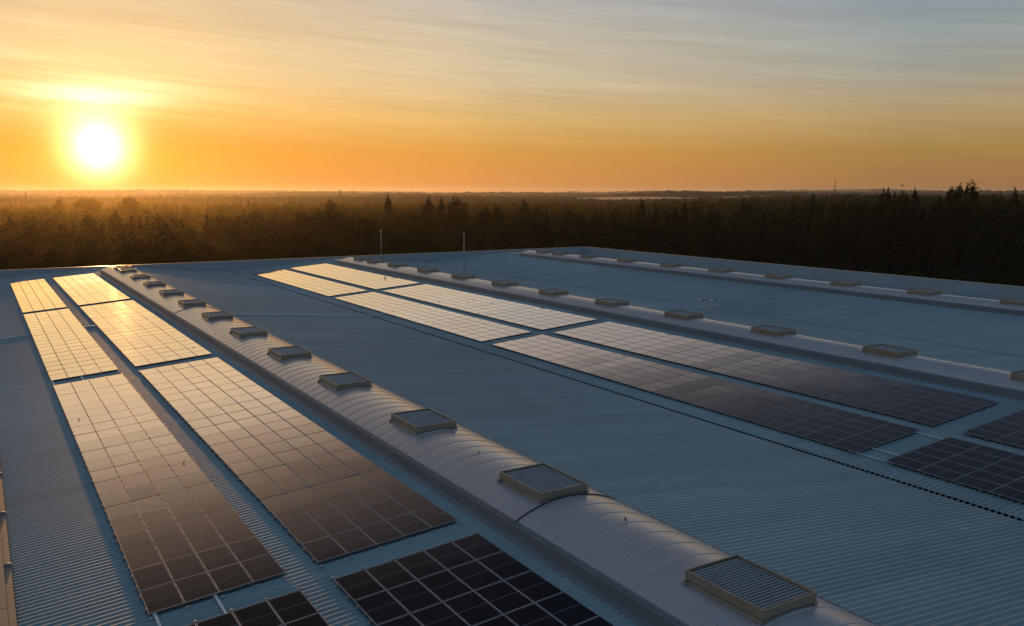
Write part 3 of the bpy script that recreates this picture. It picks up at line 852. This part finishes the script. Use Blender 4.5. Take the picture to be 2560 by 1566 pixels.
# ------------------------------------------------------------------ pylons
def pylon(px, ytop, r, half, arms, label, kind='lattice', ground=-16.0):
    a = az_of(px); top = top_height(px, ytop, r)
    root = empty('pylon', (r*math.sin(a), r*math.cos(a), ground), (0, 0, -a)); tag(root, label, 'pylon')
    h = top - ground; mb = MB(); t = .16*half
    def w(z): return half*(1-.75*min(1, z/(h*.72))) if z < h*.72 else half*.25*(1-(z-h*.72)/(h*.28)*.8)
    N = 12 if kind == 'lattice' else 20
    if kind == 'mast': w = lambda z: half*(1 if z < h*.8 else .35*(1-(z-h*.8)/(h*.2))+.05)
    for sx in (-1, 1):
        for sy in (-1, 1):
            mb.tube([(sx*w(h*i/N), sy*w(h*i/N), h*i/N) for i in range(N+1)], t, 4)
    for i in range(N):
        z0, z1 = h*i/N, h*(i+1)/N; a0, a1 = w(z0), w(z1)
        for (p, q) in (((-a0, -a0, z0), (a1, -a1, z1)), ((a0, -a0, z0), (-a1, -a1, z1)), ((-a0, a0, z0), (a1, a1, z1)), ((-a0, -a0, z0), (-a1, a1, z1)), ((a0, -a0, z0), (a1, a1, z1))):
            mb.tube([p, q], t*.6, 4)
    mb.build('lattice_tower', M['pylon'], root)
    for fz, l in arms:
        ar = MB(); z = h*fz
        ar.tube([(-l, 0, z), (0, 0, z+l*.25), (l, 0, z)], t*.8, 4); ar.tube([(-l, 0, z), (l, 0, z)], t*.8, 4)
        ar.build('cross_arm', M['pylon'], root)
    return root
pylon(64, 482, 1150, 2.2, [(.80, 3.4), (.60, 4.6)], 'small distant pylon with wide arms at the far left above the trees')
pylon(850, 473, 1250, 2.2, [(.80, 3.0), (.68, 4.2), (.54, 3.2)], 'distant lattice pylon in the middle of the skyline, above the forest')
pylon(2087, 448, 900, .8, [(.72, 1.3)], 'tall slender lattice mast standing above the forest at the right skyline', 'mast')
def wire(p0, p1, sag, label, n=24):
    p0, p1 = Vector(p0), Vector(p1); pts = []
    for i in range(n+1):
        f = i/n; p = p0.lerp(p1, f); p.z -= sag*4*f*(1-f); pts.append(p)
    mb = MB(); mb.tube(pts, .09, 4); o = mb.build('power_line', M['pylon']); tag(o, label, 'wire')
def at(px, py, r): d = ray(px, py); k_ = r/math.hypot(d.x, d.y); return (d.x*k_, d.y*k_, d.z*k_+H)
wire(at(2087, 467, 900), at(2300, 476, 1100), 1.5, 'faint power line running right from the slender mast')
wire(at(2087, 464, 900), at(1850, 474, 1300), 2.5, 'faint power line running left from the slender mast')

# ------------------------------------------------------------------ air
def volume_mat(name, col, dens, aniso):
    m = bpy.data.materials.new(name); m.use_nodes = True; n = m.node_tree.nodes; n.clear()
    out = n.new('ShaderNodeOutputMaterial'); v = n.new('ShaderNodeVolumePrincipled')
    v.inputs['Color'].default_value = (*col, 1); v.inputs['Density'].default_value = dens; v.inputs['Anisotropy'].default_value = aniso
    m.node_tree.links.new(v.outputs[0], out.inputs['Volume']); return m
HZ = 13500
mb = MB(); mb.box(-HZ, HZ, -HZ, HZ, -20.0, 62.0)
o = mb.build('haze', volume_mat('haze_air', (.96, .93, .90), 6.5e-5, .58)); o['kind'] = 'stuff'; o['label'] = 'warm evening haze over the forest and hills'
def mist(px, r, w, d, h, z, dens, label, col=(.97, .95, .93), g=.3):
    a = az_of(px); bm = bmesh.new(); bmesh.ops.create_icosphere(bm, subdivisions=3, radius=1)
    me = bpy.data.meshes.new('mist_or_glow'); bm.to_mesh(me); bm.free(); me.materials.append(volume_mat('mist', col, dens, g))
    o = inst(me, 'mist_or_glow', None, (r*math.sin(a), r*math.cos(a), z), (0, 0, -a+random.uniform(-.15, .15)), (w, d, h)); o['kind'] = 'stuff'; o['label'] = label
mist(330, 410, 300, 240, 44, 0, 1.4e-4, 'added golden volume imitating lens glare over the forest below the sun', (1, .66, .08), .84)  # added tinted volume, stands in for golden lens glare over the trees
mist(1440, 1700, 150, 130, 8, 2.6, .0034, 'pale mist bank in the valley behind the forest, left of centre')
mist(1590, 1820, 170, 140, 10, 4.0, .0040, 'pale mist bank in the valley behind the forest, above the roof corner')
mist(1790, 1760, 130, 120, 7, 5.2, .0048, 'thin pale mist bank in the valley behind the forest, right of centre')
mist(1930, 1980, 190, 150, 11, 3.8, .0042, 'pale mist bank in the valley behind the forest, left of the slender mast')
mist(1240, 2500, 300, 200, 9, 2.0, .0016, 'faint mist in the valley behind the forest, right of the lightning rods')
mist(600, 3100, 900, 420, 9, -6, .0012, 'pale mist lying below the left hills')

# ------------------------------------------------------------------ sky
w = bpy.data.worlds.new('World'); bpy.context.scene.world = w; w.use_nodes = True
t = NT(w.node_tree); t.n.clear()
out = t.new('ShaderNodeOutputWorld'); bg = t.new('ShaderNodeBackground'); t.lk(bg.outputs[0], out.inputs[0])
tc = t.new('ShaderNodeTexCoord'); d = tc.outputs['Generated']
sp = t.new('ShaderNodeSeparateXYZ'); t.lk(d, sp.inputs[0]); X, Y, Z = sp.outputs
el = t.math('ARCSINE', Z)                                   # radians
azm = t.math('ARCTAN2', X, Y)
daz = t.math('ABSOLUTE', t.math('SUBTRACT', azm, SUN_AZ))
def L(*c): return lin(*c)
def e(deg): return (deg+5)/95
elf = t.math('DIVIDE', t.math('ADD', t.math('MULTIPLY', el, 180/math.pi), 5.0), 95.0, clamp=True)
near = t.ramp(elf, [(e(-5), L(230, 140, 60)), (e(0), L(250, 150, 56)), (e(2.5), L(250, 164, 58)), (e(5), L(252, 192, 104)), (e(7.5), L(246, 208, 148)), (e(10.5), L(226, 195, 150)), (e(15), L(234, 206, 174)), (e(18.5), L(212, 182, 156)), (e(22), L(168, 143, 126)), (e(26), L(122, 110, 106)), (e(32), L(92, 94, 104)), (e(50), L(92, 110, 132)), (e(90), L(98, 125, 148))])
mid = t.ramp(elf, [(e(-5), L(190, 120, 70)), (e(0), L(222, 142, 72)), (e(2.5), L(220, 156, 72)), (e(4.5), L(222, 182, 112)), (e(7), L(214, 193, 156)), (e(9.5), L(204, 190, 165)), (e(12), L(184, 178, 172)), (e(15.5), L(184, 170, 162)), (e(20), L(88, 88, 95)), (e(30), L(62, 72, 88)), (e(50), L(90, 112, 134)), (e(90), L(98, 125, 148))])
far = t.ramp(elf, [(e(-5), L(140, 100, 70)), (e(0), L(158, 112, 68)), (e(2.5), L(165, 130, 72)), (e(4.5), L(178, 152, 108)), (e(7), L(160, 158, 146)), (e(9.5), L(146, 156, 158)), (e(12), L(132, 146, 162)), (e(15), L(98, 108, 124)), (e(19), L(46, 55, 70)), (e(30), L(52, 68, 88)), (e(50), L(86, 112, 134)), (e(90), L(98, 125, 148))])
opp = t.ramp(elf, [(e(-5), L(40, 46, 58)), (e(0), L(60, 64, 78)), (e(15), L(58, 72, 92)), (e(35), L(80, 104, 128)), (e(90), L(98, 125, 148))])
def sm(a, b):
    x = t.math('DIVIDE', t.math('SUBTRACT', daz, R(a)), R(b-a), clamp=True)
    return x
sky = t.mix(sm(4, 24), near, mid); sky = t.mix(sm(22, 49), sky, far); sky = t.mix(sm(70, 150), sky, opp)
# thin drifting cirrus streaks
cv = t.new('ShaderNodeCombineXYZ')
ux = t.math('MULTIPLY', azm, 2.6); uy = t.math('ADD', t.math('MULTIPLY', el, 46.0), t.math('MULTIPLY', azm, 5.0))
t.lk(ux, cv.inputs[0]); t.lk(uy, cv.inputs[1])
n1 = t.noise(cv.outputs[0], 1.0, 7, .62)
cv2 = t.new('ShaderNodeCombineXYZ'); t.lk(t.math('MULTIPLY', azm, 5.0), cv2.inputs[0]); t.lk(t.math('ADD', t.math('MULTIPLY', el, 130.0), t.math('MULTIPLY', azm, 9.0)), cv2.inputs[1])
n2 = t.noise(cv2.outputs[0], 1.0, 5, .6)
st = t.math('ADD', t.math('MULTIPLY', t.math('SUBTRACT', n1, .5), .46), t.math('MULTIPLY', t.math('SUBTRACT', n2, .5), .30))
amp = t.math('MULTIPLY', t.math('DIVIDE', t.math('ADD', el, R(.5)), R(6), clamp=True), 1.0)
gain = t.math('ADD', 1.0, t.math('MULTIPLY', st, amp))
gcol = t.new('ShaderNodeCombineColor')
for i_, k_ in enumerate((.90, 1.0, 1.12)): t.lk(t.math('POWER', gain, k_), gcol.inputs[i_])
sky = t.mix(1.0, sky, gcol.outputs[0], 'MULTIPLY')
# glow of the low sun through the thin cloud
sd = (math.sin(SUN_AZ)*math.cos(SUN_EL), math.cos(SUN_AZ)*math.cos(SUN_EL), math.sin(SUN_EL))
dt = t.new('ShaderNodeVectorMath'); dt.operation = 'DOT_PRODUCT'; t.lk(d, dt.inputs[0]); dt.inputs[1].default_value = sd
gam = t.math('MULTIPLY', t.math('ARCCOSINE', t.math('MINIMUM', dt.outputs['Value'], .9999999)), 180/math.pi)
def gl(width, powr): return t.math('EXPONENT', t.math('MULTIPLY', t.math('POWER', t.math('DIVIDE', gam, width), powr), -1.0))
def addc(base, f, col):
    return t.mix(1.0, base, t.mix(f, (0, 0, 0, 1), col), 'ADD')
sky = addc(sky, gl(1.22, 1.55), (5.5, 4.0, 2.0, 1))
sky = addc(sky, gl(3.6, 1.3), (.20, .125, .0, 1))
sky = addc(sky, gl(9.0, 1.4), (.07, .04, .008, 1))
# bright cloud bar above the sun
bx = t.math('DIVIDE', t.math('SUBTRACT', azm, SUN_AZ+R(.2)), R(3.4)); by = t.math('DIVIDE', t.math('SUBTRACT', el, R(5.5)), R(.75))
bar = t.math('EXPONENT', t.math('MULTIPLY', t.math('ADD', t.math('MULTIPLY', bx, bx), t.math('MULTIPLY', by, by)), -1.0))
bar = t.math('MULTIPLY', bar, t.math('ADD', .8, t.math('MULTIPLY', st, 4.0)), clamp=True)
sky = addc(sky, bar, (.60, .60, .52, 1))
bx = t.math('DIVIDE', t.math('SUBTRACT', azm, SUN_AZ), R(2.2)); by = t.math('DIVIDE', t.math('SUBTRACT', el, R(4.3)), R(1.3))
bar = t.math('EXPONENT', t.math('MULTIPLY', t.math('ADD', t.math('MULTIPLY', bx, bx), t.math('MULTIPLY', by, by)), -1.0))
bar = t.math('MULTIPLY', bar, t.math('ADD', .8, t.math('MULTIPLY', st, 3.0)), clamp=True)
sky = addc(sky, bar, (.55, .48, .26, 1))
bx = t.math('DIVIDE', t.math('SUBTRACT', azm, SUN_AZ), R(9.0)); by = t.math('DIVIDE', t.math('SUBTRACT', el, R(5.9)), R(1.6))
bar = t.math('EXPONENT', t.math('MULTIPLY', t.math('ADD', t.math('MULTIPLY', bx, bx), t.math('MULTIPLY', by, by)), -1.0))
bar = t.math('MULTIPLY', bar, t.math('ADD', .6, t.math('MULTIPLY', st, 4.0)), clamp=True)
sky = addc(sky, bar, (.16, .17, .13, 1))
ns = t.new('ShaderNodeTexSky'); ns.sky_type = 'NISHITA'; ns.sun_disc = False
ns.sun_elevation = SUN_EL; ns.sun_rotation = SUN_AZ; ns.dust_density = 3.0; ns.altitude = 50
nb = t.new('ShaderNodeVectorMath'); nb.operation = 'SCALE'; t.lk(ns.outputs[0], nb.inputs[0]); nb.inputs['Scale'].default_value = .004
sky = t.mix(1.0, sky, nb.outputs[0], 'ADD')
t.lk(sky, bg.inputs[0]); bg.inputs[1].default_value = 1.0

sl = bpy.data.lights.new('sun', 'SUN'); sl.energy = 2.0; sl.angle = R(.6); sl.color = (1, .48, .14)
so = bpy.data.objects.new('sun', sl); C.objects.link(so)
so.rotation_euler = Vector(sd).to_track_quat('Z', 'Y').to_euler(); so.location = (0, 0, 60)

# ------------------------------------------------------------------ camera
cam = bpy.data.cameras.new('camera'); co = bpy.data.objects.new('camera', cam); C.objects.link(co)
co.location = (0, 0, H); co.rotation_euler = (R(90-7.952), R(-.03), R(-31.48))
cam.sensor_width = 36; cam.lens = 2186.1/2560*36; cam.clip_start = .5; cam.clip_end = 40000
S = bpy.context.scene; S.camera = co
S.render.engine = 'CYCLES'
S.view_settings.view_transform = 'Standard'; S.view_settings.look = 'None'; S.view_settings.exposure = 0; S.view_settings.gamma = 1
S.cycles.use_denoising = True; S.cycles.max_bounces = 6; S.cycles.diffuse_bounces = 3; S.cycles.glossy_bounces = 3; S.cycles.transmission_bounces = 2
S.cycles.volume_bounces = 1; S.cycles.caustics_reflective = False; S.cycles.caustics_refractive = False
S.cycles.sample_clamp_indirect = 6
w.cycles.sampling_method = 'MANUAL'; w.cycles.sample_map_resolution = 2048
